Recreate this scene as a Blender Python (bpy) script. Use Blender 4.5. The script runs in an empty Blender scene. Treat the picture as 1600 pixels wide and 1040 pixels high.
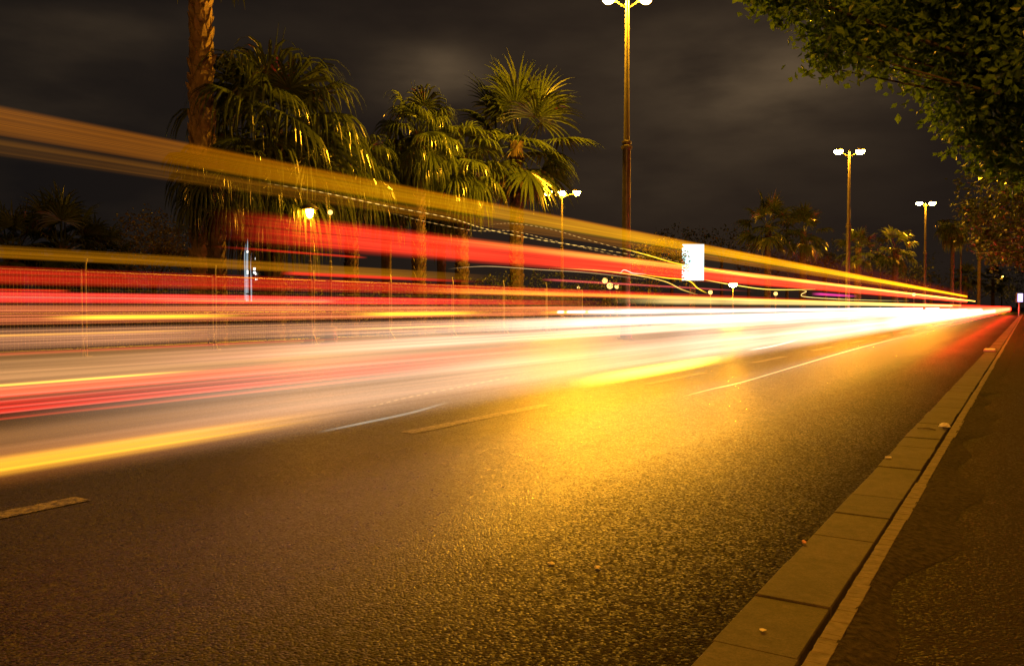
import bpy, math, random
from mathutils import Vector, Matrix
R = math.radians
scene = bpy.context.scene
COL = scene.collection

# ------------------------------------------------------------------ camera
CAM_H = 1.10
PITCH = -math.atan(40 / 1280)
YAW = math.atan(805 / math.hypot(1280, 40))          # looking left of the road, which runs along +Y
cd = bpy.data.cameras.new('camera'); cam = bpy.data.objects.new('camera', cd); COL.objects.link(cam)
cd.sensor_width = 36.0; cd.lens = 36.0 * 1280 / 1600; cd.clip_end = 6000; cd.clip_start = 0.05
cam.location = (0, 0, CAM_H); cam.rotation_euler = (R(90) + PITCH, 0, YAW)
scene.camera = cam

# ------------------------------------------------------------------ night sky
world = bpy.data.worlds.new('World'); scene.world = world; world.use_nodes = True
def build_sky():
    nt = world.node_tree; N = nt.nodes; L = nt.links; N.clear()
    out = N.new('ShaderNodeOutputWorld'); bg = N.new('ShaderNodeBackground'); L.new(bg.outputs[0], out.inputs[0])
    tc = N.new('ShaderNodeTexCoord')
    def vmath(op, a, b=None):
        n = N.new('ShaderNodeVectorMath'); n.operation = op
        for i, v in enumerate((a, b)):
            if v is None: continue
            if isinstance(v, (tuple, Vector)): n.inputs[i].default_value = v
            else: L.new(v, n.inputs[i])
        return n
    def m(op, a, b=None, clamp=False):
        n = N.new('ShaderNodeMath'); n.operation = op; n.use_clamp = clamp
        for i, v in enumerate((a, b)):
            if v is None: continue
            if isinstance(v, (int, float)): n.inputs[i].default_value = v
            else: L.new(v, n.inputs[i])
        return n.outputs[0]
    d = tc.outputs['Generated']
    mp = N.new('ShaderNodeMapping'); L.new(d, mp.inputs[0]); mp.inputs['Scale'].default_value = (2.2, 2.2, 7.0)
    nz = N.new('ShaderNodeTexNoise'); L.new(mp.outputs[0], nz.inputs[0]); nz.inputs['Scale'].default_value = 2.6
    nz.inputs['Detail'].default_value = 5; nz.inputs['Roughness'].default_value = .5
    wisps = m('MULTIPLY', m('SUBTRACT', nz.outputs[0], .45, True), 2.2)
    total = m('MULTIPLY', wisps, .12)
    # (azimuth left of the road in degrees, elevation, half width, half height, strength): the banks of low cloud over the town
    for az, el, a, b, s in ((14.8, 14.5, .10, .050, 1.0), (23, 18, .2, .09, .15), (38, 15.5, .05, .026, 1.0), (66, 14, .12, .035, .28), (57, 17, .07, .02, .16), (24, 8, .12, .035, .2)):
        c = Vector((-math.sin(R(az)) * math.cos(R(el)), math.cos(R(az)) * math.cos(R(el)), math.sin(R(el))))
        t = Vector((math.cos(R(az)), math.sin(R(az)), 0))
        df = vmath('SUBTRACT', d, tuple(c)).outputs[0]
        u = m('DIVIDE', vmath('DOT_PRODUCT', df, tuple(t)).outputs['Value'], a)
        v = m('DIVIDE', vmath('DOT_PRODUCT', df, (0, 0, 1)).outputs['Value'], b)
        r2 = m('ADD', m('MULTIPLY', u, u), m('MULTIPLY', v, v))
        blob = m('MULTIPLY', m('EXPONENT', m('MULTIPLY', r2, -.7)), m('ADD', m('MULTIPLY', nz.outputs[0], 2.4), -.5))
        total = m('ADD', total, m('MULTIPLY', blob, s))
    # a broad glow of the town in the direction of the avenue
    dt = vmath('DOT_PRODUCT', d, (-math.sin(R(22)), math.cos(R(22)), .12)).outputs['Value']
    glow = m('POWER', m('MAXIMUM', dt, 0.0), 7)
    def mix(f, c1, c2):
        n = N.new('ShaderNodeMix'); n.data_type = 'RGBA'
        L.new(f, n.inputs[0])
        for i, v in ((6, c1), (7, c2)):
            if isinstance(v, tuple): n.inputs[i].default_value = v
            else: L.new(v, n.inputs[i])
        return n.outputs[2]
    base = mix(glow, (.0062, .0052, .0050, 1), (.0185, .0118, .0082, 1))
    col = mix(m('MINIMUM', total, 1.0), base, (.10, .066, .036, 1))
    L.new(col, bg.inputs[0]); bg.inputs[1].default_value = 1.0
build_sky()

# ------------------------------------------------------------------ exposure, render settings
vs = scene.view_settings
scene.display_settings.display_device = 'sRGB'
vs.view_transform = 'Standard'; vs.look = 'None'; vs.exposure = 0.0; vs.gamma = 1.0; vs.use_curve_mapping = False
cy = scene.cycles
cy.use_denoising = True; cy.transparent_max_bounces = 96; cy.max_bounces = 6; cy.diffuse_bounces = 2; cy.glossy_bounces = 3
cy.transmission_bounces = 3; cy.caustics_reflective = False; cy.caustics_refractive = False; cy.sample_clamp_indirect = 4.0

# ------------------------------------------------------------------ measuring helpers (photo 1600 x 1040 -> the place)
_rot = Matrix.Rotation(YAW, 3, 'Z') @ Matrix.Rotation(R(90) + PITCH, 3, 'X')
EYE = Vector((0, 0, CAM_H))
def ray(x, y): return _rot @ Vector(((x - 800) / 1280, -(y - 520) / 1280, -1.0))
def at(x, y, depth): return EYE + ray(x, y) * depth
def on_lane(x, y, p):
    d = ray(x, y); return EYE + d * (p / d.x)
def ground_at(x, depth, z=0.0):
    v = at(x, 480, depth); return Vector((v.x, v.y, z))
def px(n, depth): return n / 1280 * depth

# ------------------------------------------------------------------ object helpers
def tag(o, label=None, cat=None, group=None, kind=None):
    if label: o['label'] = label
    if cat: o['category'] = cat
    if group: o['group'] = group
    if kind: o['kind'] = kind
    return o
def empty(name, loc, rz=0.0):
    o = bpy.data.objects.new(name, None); COL.objects.link(o); o.location = loc; o.rotation_euler = (0, 0, rz)
    o.empty_display_size = .3
    return o
class MB:
    def __init__(s): s.v = []; s.f = []; s.a = []
    def quad(s, a, b, c, d):
        n = len(s.v); s.v += [a, b, c, d]; s.f.append((n, n + 1, n + 2, n + 3))
    def box(s, lo, hi, bev=0.0):
        n = len(s.v); x0, y0, z0 = lo; x1, y1, z1 = hi
        if bev <= 0:
            s.v += [(x0, y0, z0), (x1, y0, z0), (x1, y1, z0), (x0, y1, z0), (x0, y0, z1), (x1, y0, z1), (x1, y1, z1), (x0, y1, z1)]
            s.f += [tuple(n + i for i in q) for q in ((3, 2, 1, 0), (4, 5, 6, 7), (0, 1, 5, 4), (1, 2, 6, 5), (2, 3, 7, 6), (3, 0, 4, 7))]
        else:
            b = bev
            s.v += [(x0, y0, z0), (x1, y0, z0), (x1, y1, z0), (x0, y1, z0), (x0, y0, z1 - b), (x1, y0, z1 - b), (x1, y1, z1 - b), (x0, y1, z1 - b),
                    (x0 + b, y0 + b, z1), (x1 - b, y0 + b, z1), (x1 - b, y1 - b, z1), (x0 + b, y1 - b, z1)]
            s.f += [tuple(n + i for i in q) for q in ((3, 2, 1, 0), (8, 9, 10, 11), (0, 1, 5, 4), (1, 2, 6, 5), (2, 3, 7, 6), (3, 0, 4, 7),
                    (4, 5, 9, 8), (5, 6, 10, 9), (6, 7, 11, 10), (7, 4, 8, 11))]
    def tube(s, pts, rad, n=8, caps=True):
        pts = [Vector(p) for p in pts]
        if not isinstance(rad, (list, tuple)): rad = [rad] * len(pts)
        base = len(s.v); ref = None
        for i, p in enumerate(pts):
            t = (pts[min(i + 1, len(pts) - 1)] - pts[max(i - 1, 0)]).normalized()
            if ref is None: ref = Vector((1, 0, 0)) if abs(t.x) < .9 else Vector((0, 1, 0))
            u = (ref - t * ref.dot(t)).normalized(); w = t.cross(u); ref = u
            for k in range(n):
                a = 2 * math.pi * k / n
                s.v.append(tuple(p + (u * math.cos(a) + w * math.sin(a)) * rad[i]))
        for i in range(len(pts) - 1):
            for k in range(n):
                k2 = (k + 1) % n
                s.f.append((base + i * n + k, base + i * n + k2, base + (i + 1) * n + k2, base + (i + 1) * n + k))
        if caps:
            s.f.append(tuple(base + k for k in reversed(range(n)))); e = base + (len(pts) - 1) * n
            s.f.append(tuple(e + k for k in range(n)))
    def lathe(s, prof, c, n=14):
        base = len(s.v)
        for r, z in prof:
            for k in range(n):
                a = 2 * math.pi * k / n; s.v.append((c[0] + r * math.cos(a), c[1] + r * math.sin(a), c[2] + z))
        for i in range(len(prof) - 1):
            for k in range(n):
                k2 = (k + 1) % n
                s.f.append((base + i * n + k, base + i * n + k2, base + (i + 1) * n + k2, base + (i + 1) * n + k))
    def build(s, name, mat, parent=None, smooth=False):
        me = bpy.data.meshes.new(name); me.from_pydata([tuple(v) for v in s.v], [], s.f)
        if s.a:
            at_ = me.attributes.new('glow', 'FLOAT', 'POINT'); at_.data.foreach_set('value', s.a)
        me.materials.append(mat)
        if smooth: me.polygons.foreach_set('use_smooth', [True] * len(me.polygons))
        me.update()
        o = bpy.data.objects.new(name, me); COL.objects.link(o)
        if parent: o.parent = parent
        return o
def copy_tree(o, parent=None):
    c = o.copy(); COL.objects.link(c); c.parent = parent
    for ch in [x for x in bpy.data.objects if x.parent == o]: copy_tree(ch, c)
    return c

# ------------------------------------------------------------------ materials
def new_mat(name):
    m = bpy.data.materials.new(name); m.use_nodes = True; nt = m.node_tree
    return m, nt, nt.nodes['Principled BSDF'], nt.nodes['Material Output']
def ramp(nt, fac, stops):
    n = nt.nodes.new('ShaderNodeValToRGB'); nt.links.new(fac, n.inputs[0]); e = n.color_ramp.elements
    e[0].position, e[0].color = stops[0][0], (*stops[0][1], 1); e[1].position, e[1].color = stops[-1][0], (*stops[-1][1], 1)
    for p, c in stops[1:-1]:
        k = e.new(p); k.color = (*c, 1)
    return n.outputs[0]
def noise(nt, scale, detail=4, rough=.55, coord='Object', sc=(1, 1, 1)):
    tc = nt.nodes.new('ShaderNodeTexCoord'); mp = nt.nodes.new('ShaderNodeMapping'); mp.inputs['Scale'].default_value = sc
    nt.links.new(tc.outputs[coord], mp.inputs[0])
    n = nt.nodes.new('ShaderNodeTexNoise'); nt.links.new(mp.outputs[0], n.inputs[0])
    n.inputs['Scale'].default_value = scale; n.inputs['Detail'].default_value = detail; n.inputs['Roughness'].default_value = rough
    return n.outputs[0]
def bump(nt, h, bs, strength, dist, prev=None):
    b = nt.nodes.new('ShaderNodeBump'); b.inputs['Strength'].default_value = strength; b.inputs['Distance'].default_value = dist
    nt.links.new(h, b.inputs['Height'])
    if prev is not None: nt.links.new(prev, b.inputs['Normal'])
    nt.links.new(b.outputs[0], bs.inputs['Normal']); return b.outputs[0]
def rough_mat(name, stops, scale, roughness=.7, bs_=.4, bd=.01, detail=6, spec=.5, metal=0.0):
    m, nt, b, _ = new_mat(name); f = noise(nt, scale, detail)
    nt.links.new(ramp(nt, f, stops), b.inputs['Base Color'])
    b.inputs['Roughness'].default_value = roughness; b.inputs['Specular IOR Level'].default_value = spec; b.inputs['Metallic'].default_value = metal
    if bs_ > 0: bump(nt, f, b, bs_, bd)
    return m
def mixc(nt, f, a, b, mode='MIX'):
    n = nt.nodes.new('ShaderNodeMix'); n.data_type = 'RGBA'; n.blend_type = mode
    if isinstance(f, float): n.inputs[0].default_value = f
    else: nt.links.new(f, n.inputs[0])
    for i, v in ((6, a), (7, b)):
        if isinstance(v, tuple): n.inputs[i].default_value = (*v, 1)
        else: nt.links.new(v, n.inputs[i])
    return n.outputs[2]
def asphalt(name, lo, hi, stone, roughness, paint=None, worn_tracks=False):
    m, nt, b, _ = new_mat(name)
    tc = nt.nodes.new('ShaderNodeTexCoord')
    vo = nt.nodes.new('ShaderNodeTexVoronoi'); nt.links.new(tc.outputs['Object'], vo.inputs['Vector']); vo.inputs['Scale'].default_value = 95
    fine = noise(nt, 150, 3, .6); broad = noise(nt, .55, 5, .6, sc=(1, .35, 1)); mid = noise(nt, 7, 5, .65)
    c = ramp(nt, mid, ((.3, lo), (.7, hi)))
    pebble = ramp(nt, vo.outputs['Color'], ((.2, (.15,) * 3), (.6, (1,) * 3), (.93, stone)))
    c = mixc(nt, 1.0, c, pebble, 'MULTIPLY')
    c = mixc(nt, 1.0, c, ramp(nt, broad, ((.3, (.72,) * 3), (.7, (1.2,) * 3))), 'MULTIPLY')
    if paint:
        worn = noise(nt, 26, 6, .75)
        c = mixc(nt, ramp(nt, worn, ((.42, (0, 0, 0)), (.56, (.92, .92, .92)))), c, paint)
    nt.links.new(c, b.inputs['Base Color'])
    ro = ramp(nt, mid, ((.3, (roughness - .05,) * 3), (.7, (roughness + .09,) * 3)))
    b.inputs['Specular IOR Level'].default_value = .5 if worn_tracks or paint else .08
    if worn_tracks:                                    # tyres polish the lanes; the gutter side stays dusty and dull
        sx = nt.nodes.new('ShaderNodeSeparateXYZ'); nt.links.new(tc.outputs['Object'], sx.inputs[0])
        wob = nt.nodes.new('ShaderNodeMath'); wob.operation = 'MULTIPLY_ADD'; nt.links.new(broad, wob.inputs[0]); wob.inputs[1].default_value = .7
        nt.links.new(sx.outputs[0], wob.inputs[2])
        mr = nt.nodes.new('ShaderNodeMapRange'); mr.inputs[1].default_value = -5.6; mr.inputs[2].default_value = -.4; nt.links.new(wob.outputs[0], mr.inputs[0])
        dust = ramp(nt, mr.outputs[0], ((0, (.35,) * 3), (.24, (.06,) * 3), (.40, (0,) * 3), (.68, (.06,) * 3), (.86, (.7,) * 3), (.97, (1,) * 3)))
        ro = mixc(nt, dust, ro, (.86, .86, .86))
        c = mixc(nt, 1.0, c, ramp(nt, dust, ((0, (1,) * 3), (1, (.48, .43, .38)))), 'MULTIPLY'); nt.links.new(c, b.inputs['Base Color'])
        sp = nt.nodes.new('ShaderNodeMapRange'); sp.inputs[3].default_value = .55; sp.inputs[4].default_value = .04; nt.links.new(dust, sp.inputs[0])
        cs = nt.nodes.new('ShaderNodeSeparateColor'); nt.links.new(vo.outputs['Color'], cs.inputs[0])
        cr = nt.nodes.new('ShaderNodeMapRange'); cr.inputs[1].default_value = .15; cr.inputs[2].default_value = .9; cr.inputs[3].default_value = .3; cr.inputs[4].default_value = 1.5
        nt.links.new(cs.outputs[2], cr.inputs[0])
        sm = nt.nodes.new('ShaderNodeMath'); sm.operation = 'MULTIPLY'; nt.links.new(sp.outputs[0], sm.inputs[0]); nt.links.new(cr.outputs[0], sm.inputs[1])
        nt.links.new(sm.outputs[0], b.inputs['Specular IOR Level'])
    cellv = nt.nodes.new('ShaderNodeSeparateColor'); nt.links.new(vo.outputs['Color'], cellv.inputs[0])
    ro = mixc(nt, 1.0, ro, ramp(nt, cellv.outputs[1], ((.1, (.62,) * 3), (.9, (1.25,) * 3))), 'MULTIPLY')
    nt.links.new(ro, b.inputs['Roughness'])
    n1 = bump(nt, vo.outputs['Distance'], b, .8, -.0035)
    bump(nt, fine, b, .3, .0015, n1)
    return m
M = {}
M['road'] = asphalt('road_asphalt', (.0125, .0113, .010), (.022, .0198, .0178), (3.0, 3.2, 2.9), .42, None, True)
M['paint'] = asphalt('worn_white_paint', (.040, .038, .036), (.062, .060, .056), (1.8, 1.8, 1.7), .45, (.27, .255, .22))
M['pavement'] = asphalt('pavement_asphalt', (.015, .0113, .0085), (.025, .0195, .0155), (1.35, 1.25, 1.15), .9)
def kerb_mat():
    m, nt, b, _ = new_mat('kerb_concrete'); g = nt.nodes.new('ShaderNodeNewGeometry')
    f = noise(nt, 30, 9, .7); st = noise(nt, 5.5, 6, .7); sp = noise(nt, 130, 3, .7)
    c = ramp(nt, f, ((.25, (.022, .0165, .013)), (.5, (.042, .032, .0255)), (.75, (.062, .049, .040))))
    c = mixc(nt, 1.0, c, ramp(nt, st, ((.33, (.45, .40, .36)), (.5, (.95,) * 3), (.7, (1.2, 1.17, 1.1)))), 'MULTIPLY')
    c = mixc(nt, 1.0, c, ramp(nt, sp, ((.36, (.55,) * 3), (.5, (1,) * 3), (.72, (1.35,) * 3))), 'MULTIPLY')
    c = mixc(nt, 1.0, c, ramp(nt, g.outputs['Random Per Island'], ((0, (.78,) * 3), (1, (1.18,) * 3))), 'MULTIPLY')
    nt.links.new(c, b.inputs['Base Color']); b.inputs['Roughness'].default_value = .8
    bump(nt, f, b, .5, .004); return m
M['kerb'] = kerb_mat()
M['edging'] = rough_mat('edging_concrete', ((.25, (.055, .042, .033)), (.6, (.12, .096, .079)), (.8, (.16, .132, .11))), 22, .8, .6, .01, 8)
M['verge'] = rough_mat('broken_verge', ((.28, (.010, .008, .0065)), (.5, (.028, .023, .018)), (.75, (.062, .052, .042))), 38, .95, 1.0, .02, 9, .1)
M['dark_fill'] = rough_mat('gutter_strip', ((.3, (.006, .005, .004)), (.7, (.022, .018, .014))), 70, .95, .8, .01, 8, .1)  # dark tone for the strip beside the kerb and the gap behind it
M['ground'] = rough_mat('dry_grass_ground', ((.3, (.03, .032, .014)), (.7, (.07, .06, .03))), 3, .95, .8, .05, 9)
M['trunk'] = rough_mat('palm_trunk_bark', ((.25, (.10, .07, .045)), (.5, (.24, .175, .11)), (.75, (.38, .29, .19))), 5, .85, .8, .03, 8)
M['trunk_dark'] = rough_mat('shaded_palm_bark', ((.25, (.03, .022, .015)), (.5, (.075, .055, .036)), (.75, (.13, .10, .066))), 5, .9, .8, .03, 8)  # bark colour darkened to stand for the shade on these trunks
M['bark'] = rough_mat('grey_bark', ((.3, (.04, .034, .028)), (.7, (.11, .09, .07))), 9, .85, .9, .02, 8)
M['steel'] = rough_mat('painted_pole_steel', ((.3, (.07, .064, .055)), (.7, (.12, .11, .095))), 6, .42, .1, .003, 5, .5, .35)
M['galv'] = rough_mat('galvanised_steel', ((.3, (.2, .19, .18)), (.7, (.30, .29, .27))), 9, .6, .05, .003, 4, .5, .5)
M['dark'] = rough_mat('dark_housing', ((.3, (.03, .03, .03)), (.7, (.06, .055, .05))), 9, .5, .05, .003)
M['facade'] = rough_mat('tower_facade', ((.3, (.12, .12, .13)), (.7, (.2, .2, .21))), .3, .6, 0)
M['paper'] = rough_mat('scrap_paper', ((.3, (.7, .68, .64)), (.7, (.85, .84, .8))), 60, .8, .5, .004)
M['pink_plastic'] = rough_mat('pinkish_plastic', ((.3, (.55, .26, .2)), (.7, (.65, .34, .26))), 60, .5, .2, .004)
M['stone'] = rough_mat('pale_stone', ((.3, (.5, .46, .4)), (.7, (.7, .66, .58))), 60, .7, .4, .004)
def leaf_mat(name, c1, c2, rough=.42, trans=.35, spec=.5):
    m, nt, b, out = new_mat(name)
    g = nt.nodes.new('ShaderNodeNewGeometry')
    f = noise(nt, 1.3, 3, .6)
    mixf = nt.nodes.new('ShaderNodeMath'); mixf.operation = 'MULTIPLY_ADD'; nt.links.new(g.outputs['Random Per Island'], mixf.inputs[0])
    mixf.inputs[1].default_value = .55; 
    h = nt.nodes.new('ShaderNodeMath'); h.operation = 'MULTIPLY'; nt.links.new(f, h.inputs[0]); h.inputs[1].default_value = .5
    nt.links.new(h.outputs[0], mixf.inputs[2])
    c = ramp(nt, mixf.outputs[0], ((.1, c1), (.9, c2)))
    nt.links.new(c, b.inputs['Base Color']); b.inputs['Roughness'].default_value = rough; b.inputs['Specular IOR Level'].default_value = spec
    tr = nt.nodes.new('ShaderNodeBsdfTranslucent'); nt.links.new(mixc(nt, 1.0, c, (1.25, 1.15, .7), 'MULTIPLY'), tr.inputs[0])
    mx = nt.nodes.new('ShaderNodeMixShader'); mx.inputs[0].default_value = trans
    nt.links.new(b.outputs[0], mx.inputs[1]); nt.links.new(tr.outputs[0], mx.inputs[2]); nt.links.new(mx.outputs[0], out.inputs[0])
    return m
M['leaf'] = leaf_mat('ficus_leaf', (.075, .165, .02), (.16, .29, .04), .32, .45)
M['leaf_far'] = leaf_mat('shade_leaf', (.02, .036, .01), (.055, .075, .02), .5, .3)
M['leaf_shrub'] = leaf_mat('shrub_leaf', (.08, .085, .02), (.19, .17, .05), .5, .3)
M['leaf_pale'] = leaf_mat('pale_leaf', (.10, .12, .03), (.2, .2, .06), .5, .4)
M['palm'] = leaf_mat('palm_leaf', (.038, .062, .014), (.085, .12, .032), .24, .3, .6)
M['palm_dry'] = leaf_mat('dry_palm_leaf', (.10, .075, .035), (.2, .15, .08), .6, .25)
def lamp_mat(name, col, s, sample=True):
    m, nt, b, out = new_mat(name); e = nt.nodes.new('ShaderNodeEmission'); e.inputs[0].default_value = (*col, 1); e.inputs[1].default_value = s
    nt.links.new(e.outputs[0], out.inputs[0]); m.cycles.emission_sampling = 'FRONT_BACK' if sample else 'NONE'
    return m
SODIUM = (1.0, .385, .012)
M['bulb'] = lamp_mat('sodium_lamp', SODIUM, 5200)
M['bulb_near'] = lamp_mat('pavement_sodium_lamp', (1, .35, .02), 2900)
M['bulb_weak'] = lamp_mat('ageing_sodium_lamp', SODIUM, 2000)
M['bulb_strong'] = lamp_mat('bright_sodium_lamp', (1, .42, .012), 7000)
M['bulb_mid'] = lamp_mat('sodium_lamp_small', SODIUM, 1500)
M['bulb_lantern'] = lamp_mat('lantern_lamp', SODIUM, 300)
M['bulb_low'] = lamp_mat('small_warm_lamp', (1, .56, .14), 2.6, False)
M['panel'] = lamp_mat('backlit_panel', (.60, 1.0, .93), 1.7)
M['panel_far'] = lamp_mat('backlit_sign', (.62, .5, 1.0), 2.2, False)
M['tower_light'] = lamp_mat('tower_window_light', (.62, .78, .85), .5, False)
M['tower_lamp'] = lamp_mat('tower_bright_window', (1, .95, .85), 2.5, False)
def glow_mat(col, sample=False):
    key = 'streak_%d_%d_%d_%d' % (*[int(c * 999) for c in col], sample)
    if key in M: return M[key]
    m = bpy.data.materials.new('light_streak'); m.use_nodes = True; nt = m.node_tree; nt.nodes.clear()
    out = nt.nodes.new('ShaderNodeOutputMaterial'); e = nt.nodes.new('ShaderNodeEmission'); t = nt.nodes.new('ShaderNodeBsdfTransparent')
    a = nt.nodes.new('ShaderNodeAttribute'); a.attribute_name = 'glow'; ad = nt.nodes.new('ShaderNodeAddShader')
    e.inputs[0].default_value = (*col, 1); nt.links.new(a.outputs['Fac'], e.inputs[1])
    nt.links.new(e.outputs[0], ad.inputs[0]); nt.links.new(t.outputs[0], ad.inputs[1]); nt.links.new(ad.outputs[0], out.inputs[0])
    m.cycles.emission_sampling = 'FRONT_BACK' if sample else 'NONE'
    M[key] = m; return m

# ------------------------------------------------------------------ ground, road, kerb, pavement
KX = -.77                                              # road side of the kerb
def sheet(name, x0, x1, y0, y1, z, mat):
    b = MB(); b.quad((x0, y0, z), (x1, y0, z), (x1, y1, z), (x0, y1, z)); return b.build(name, mat)
tag(sheet('ground', -2500, 2500, -60, 4000, -.012, M['ground']), kind='structure')
road = tag(sheet('road', -17.6, KX + .02, -40, 190, 0, M['road']), kind='structure')
rng = random.Random(3)
s0 = -10.52
for k in range(30):
    y0 = s0 + k * 5.36
    b = MB(); x0, x1 = -4.66, -4.50; z = .004; n = 14
    for i in range(n):                                 # slightly ragged worn ends
        ya = y0 + 2.45 * i / n; yb = y0 + 2.45 * (i + 1) / n
        b.quad((x0, ya, z), (x1, ya, z), (x1, yb, z), (x0, yb, z))
    o = b.build('lane_dash', M['paint'], road)
def make_kerb():
    b = MB(); y = -3.0; n = 0
    while y < 70:
        L = .446 + rng.uniform(-.006, .006); dz = rng.uniform(-.003, .003); dx = rng.uniform(-.004, .004)
        b.box((KX + dx, y, -.1), (-.524 + dx, y + L - .0035, .12 + dz), .004); y += L
    while y < 190:
        b.box((KX, y, -.1), (-.524, y + 1.19, .12), .008); y += 1.2
    return tag(b.build('kerb', M['kerb']), kind='structure')
make_kerb()
def make_edging():
    b = MB(); y = -3.0
    while y < 190:
        L = rng.uniform(.85, 1.1); x0 = -.503 + rng.uniform(-.004, .004); x1 = -.445 + rng.uniform(-.008, .008); n = 24 if y < 14 else 1
        for i in range(n):
            j = rng.uniform(-.0015, .0015) if n > 1 else 0
            b.box((x0 + j, y + L * i / n, -.05), (x1 + j * .5, y + L * (i + 1) / n - (.004 if i == n - 1 else .0), .131 + rng.uniform(-.001, .001) * (n > 1)), .001)
        y += L
    return tag(b.build('kerb_edging', M['edging']), kind='structure')
make_edging()
def make_verge():
    b = MB(); nx = 9; ys = [-2 + i * .05 for i in range(300)] + [13 + i * 1.5 for i in range(118)]
    for j, y in enumerate(ys):
        w = .17 + .07 * math.sin(y * 1.7) + .05 * math.sin(y * 5.1 + 1)
        if y > 13: w = .2
        for i in range(nx):
            f = i / (nx - 1); x = -.452 + w * f
            b.v.append((x, y, .1295 + rng.uniform(-.004, .004) * (y < 13) * (1 - f) - .0235 * f ** 1.3))
    for j in range(len(ys) - 1):
        for i in range(nx - 1):
            a = j * nx + i; b.f.append((a, a + 1, a + nx + 1, a + nx))
    return tag(b.build('pavement_verge', M['verge'], smooth=True), kind='structure')
make_verge()
def make_gutter():
    b = MB(); y = -2.0; n = 0; ys = []
    while y < 60: ys.append(y); y += .06 if y < 14 else .5
    for y in ys:
        w = .035 + .02 * math.sin(y * 3.1) * math.sin(y * 1.3 + 1) + rng.uniform(-.006, .006)
        b.v += [(KX - .01 - w, y, .002), (KX - .01 - w * .5, y, .006 + rng.uniform(0, .003)), (KX + .006, y, .014)]
    for j in range(len(ys) - 1):
        for i in range(2):
            a = j * 3 + i; b.f.append((a, a + 1, a + 4, a + 3))
    return tag(b.build('gutter_strip', M['dark_fill'], smooth=True), kind='structure')
make_gutter()
b = MB(); b.box((-.45, -40, -.1), (9, 190, .105)); tag(b.build('pavement', M['pavement']), kind='structure')
b = MB(); b.box((-.545, -3, -.1), (-.44, 190, .02)); tag(b.build('kerb_bed', M['dark_fill']), kind='structure')

# ------------------------------------------------------------------ light streaks of the passing traffic
def smooth(a, b_, x):
    if a == b_: return 1.0 if x >= a else 0.0
    t = max(0, min(1, (x - a) / (b_ - a))); return t * t * (3 - 2 * t)
def streak(label, p, xr, yt, yb, x0, x1, col, L, grow=.9, fin=60, fout=60, stri=.35, n=18, soft=.35, smax=140, sample=False, th=None, cap=9, seed=None, cat='light trail', pieces=None):
    """glowing ribbon running parallel to the road in the lane at x = p; (xr; yt..yb) is where the photo shows it"""
    r = random.Random(seed if seed is not None else hash(label) % 1000 if False else sum(map(ord, label)))
    zt = on_lane(xr, yt, p).z; zb = on_lane(xr, yb, p).z; sr = on_lane(xr, 480, p).y
    # distances from the reference
    def dist(s): return math.hypot(p, s)
    dr = dist(sr)
    prof = []
    for k in range(n + 1):
        u = k / n
        e = min(u, 1 - u) / max(soft, 1e-3); g = smooth(0, 1, e)
        prof.append(g * max(.05, 1 + stri * r.uniform(-1, 1)))
    ph = [r.uniform(0, 6.28) for _ in range(n + 1)]
    if th is None: th = max(.006, (zt - zb) * .12)
    b = MB()
    for (xa, xb) in ((x0, x1),):
        nc = max(5, int(abs(xb - xa) / (3 if pieces else 22))); base = len(b.v); cols = 0
        for i in range(nc + 1):
            x = xa + (xb - xa) * i / nc
            d = ray(x, 480)
            if d.x > -1e-4: break
            s = on_lane(x, 480, p).y
            if s > smax: break
            w = min(cap, (dist(s) / dr) ** grow) * smooth(xa, xa + fin, x) * (1 - smooth(xb - fout, xb, x))
            w *= 1 + .10 * math.sin(s * .9 + p * 7) + .06 * math.sin(s * 2.3 + zb * 31)
            if pieces: w *= any(q0 <= x <= q1 for q0, q1 in pieces)
            cols += 1
            for side in (1, -1):
                for k in range(n + 1):
                    u = k / n; b.v.append((p + side * th * math.sqrt(max(0, 1 - (2 * u - 1) ** 2)) , s, zb + (zt - zb) * u))
                    b.a.append(.5 * L * w * prof[k] * (1 + stri * .5 * math.sin(s * .55 + ph[k]) + stri * .3 * math.sin(s * 1.7 + 2 * ph[k])))
        W = 2 * (n + 1)
        for i in range(cols - 1):
            for side in (0, 1):
                for k in range(n):
                    a = base + i * W + side * (n + 1) + k
                    b.f.append((a, a + W, a + W + 1, a + 1) if side == 0 else (a, a + 1, a + W + 1, a + W))
    o = b.build('light_trail', glow_mat(col, sample), smooth=True)
    return tag(o, label, cat, 'light trails of passing traffic')
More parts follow.
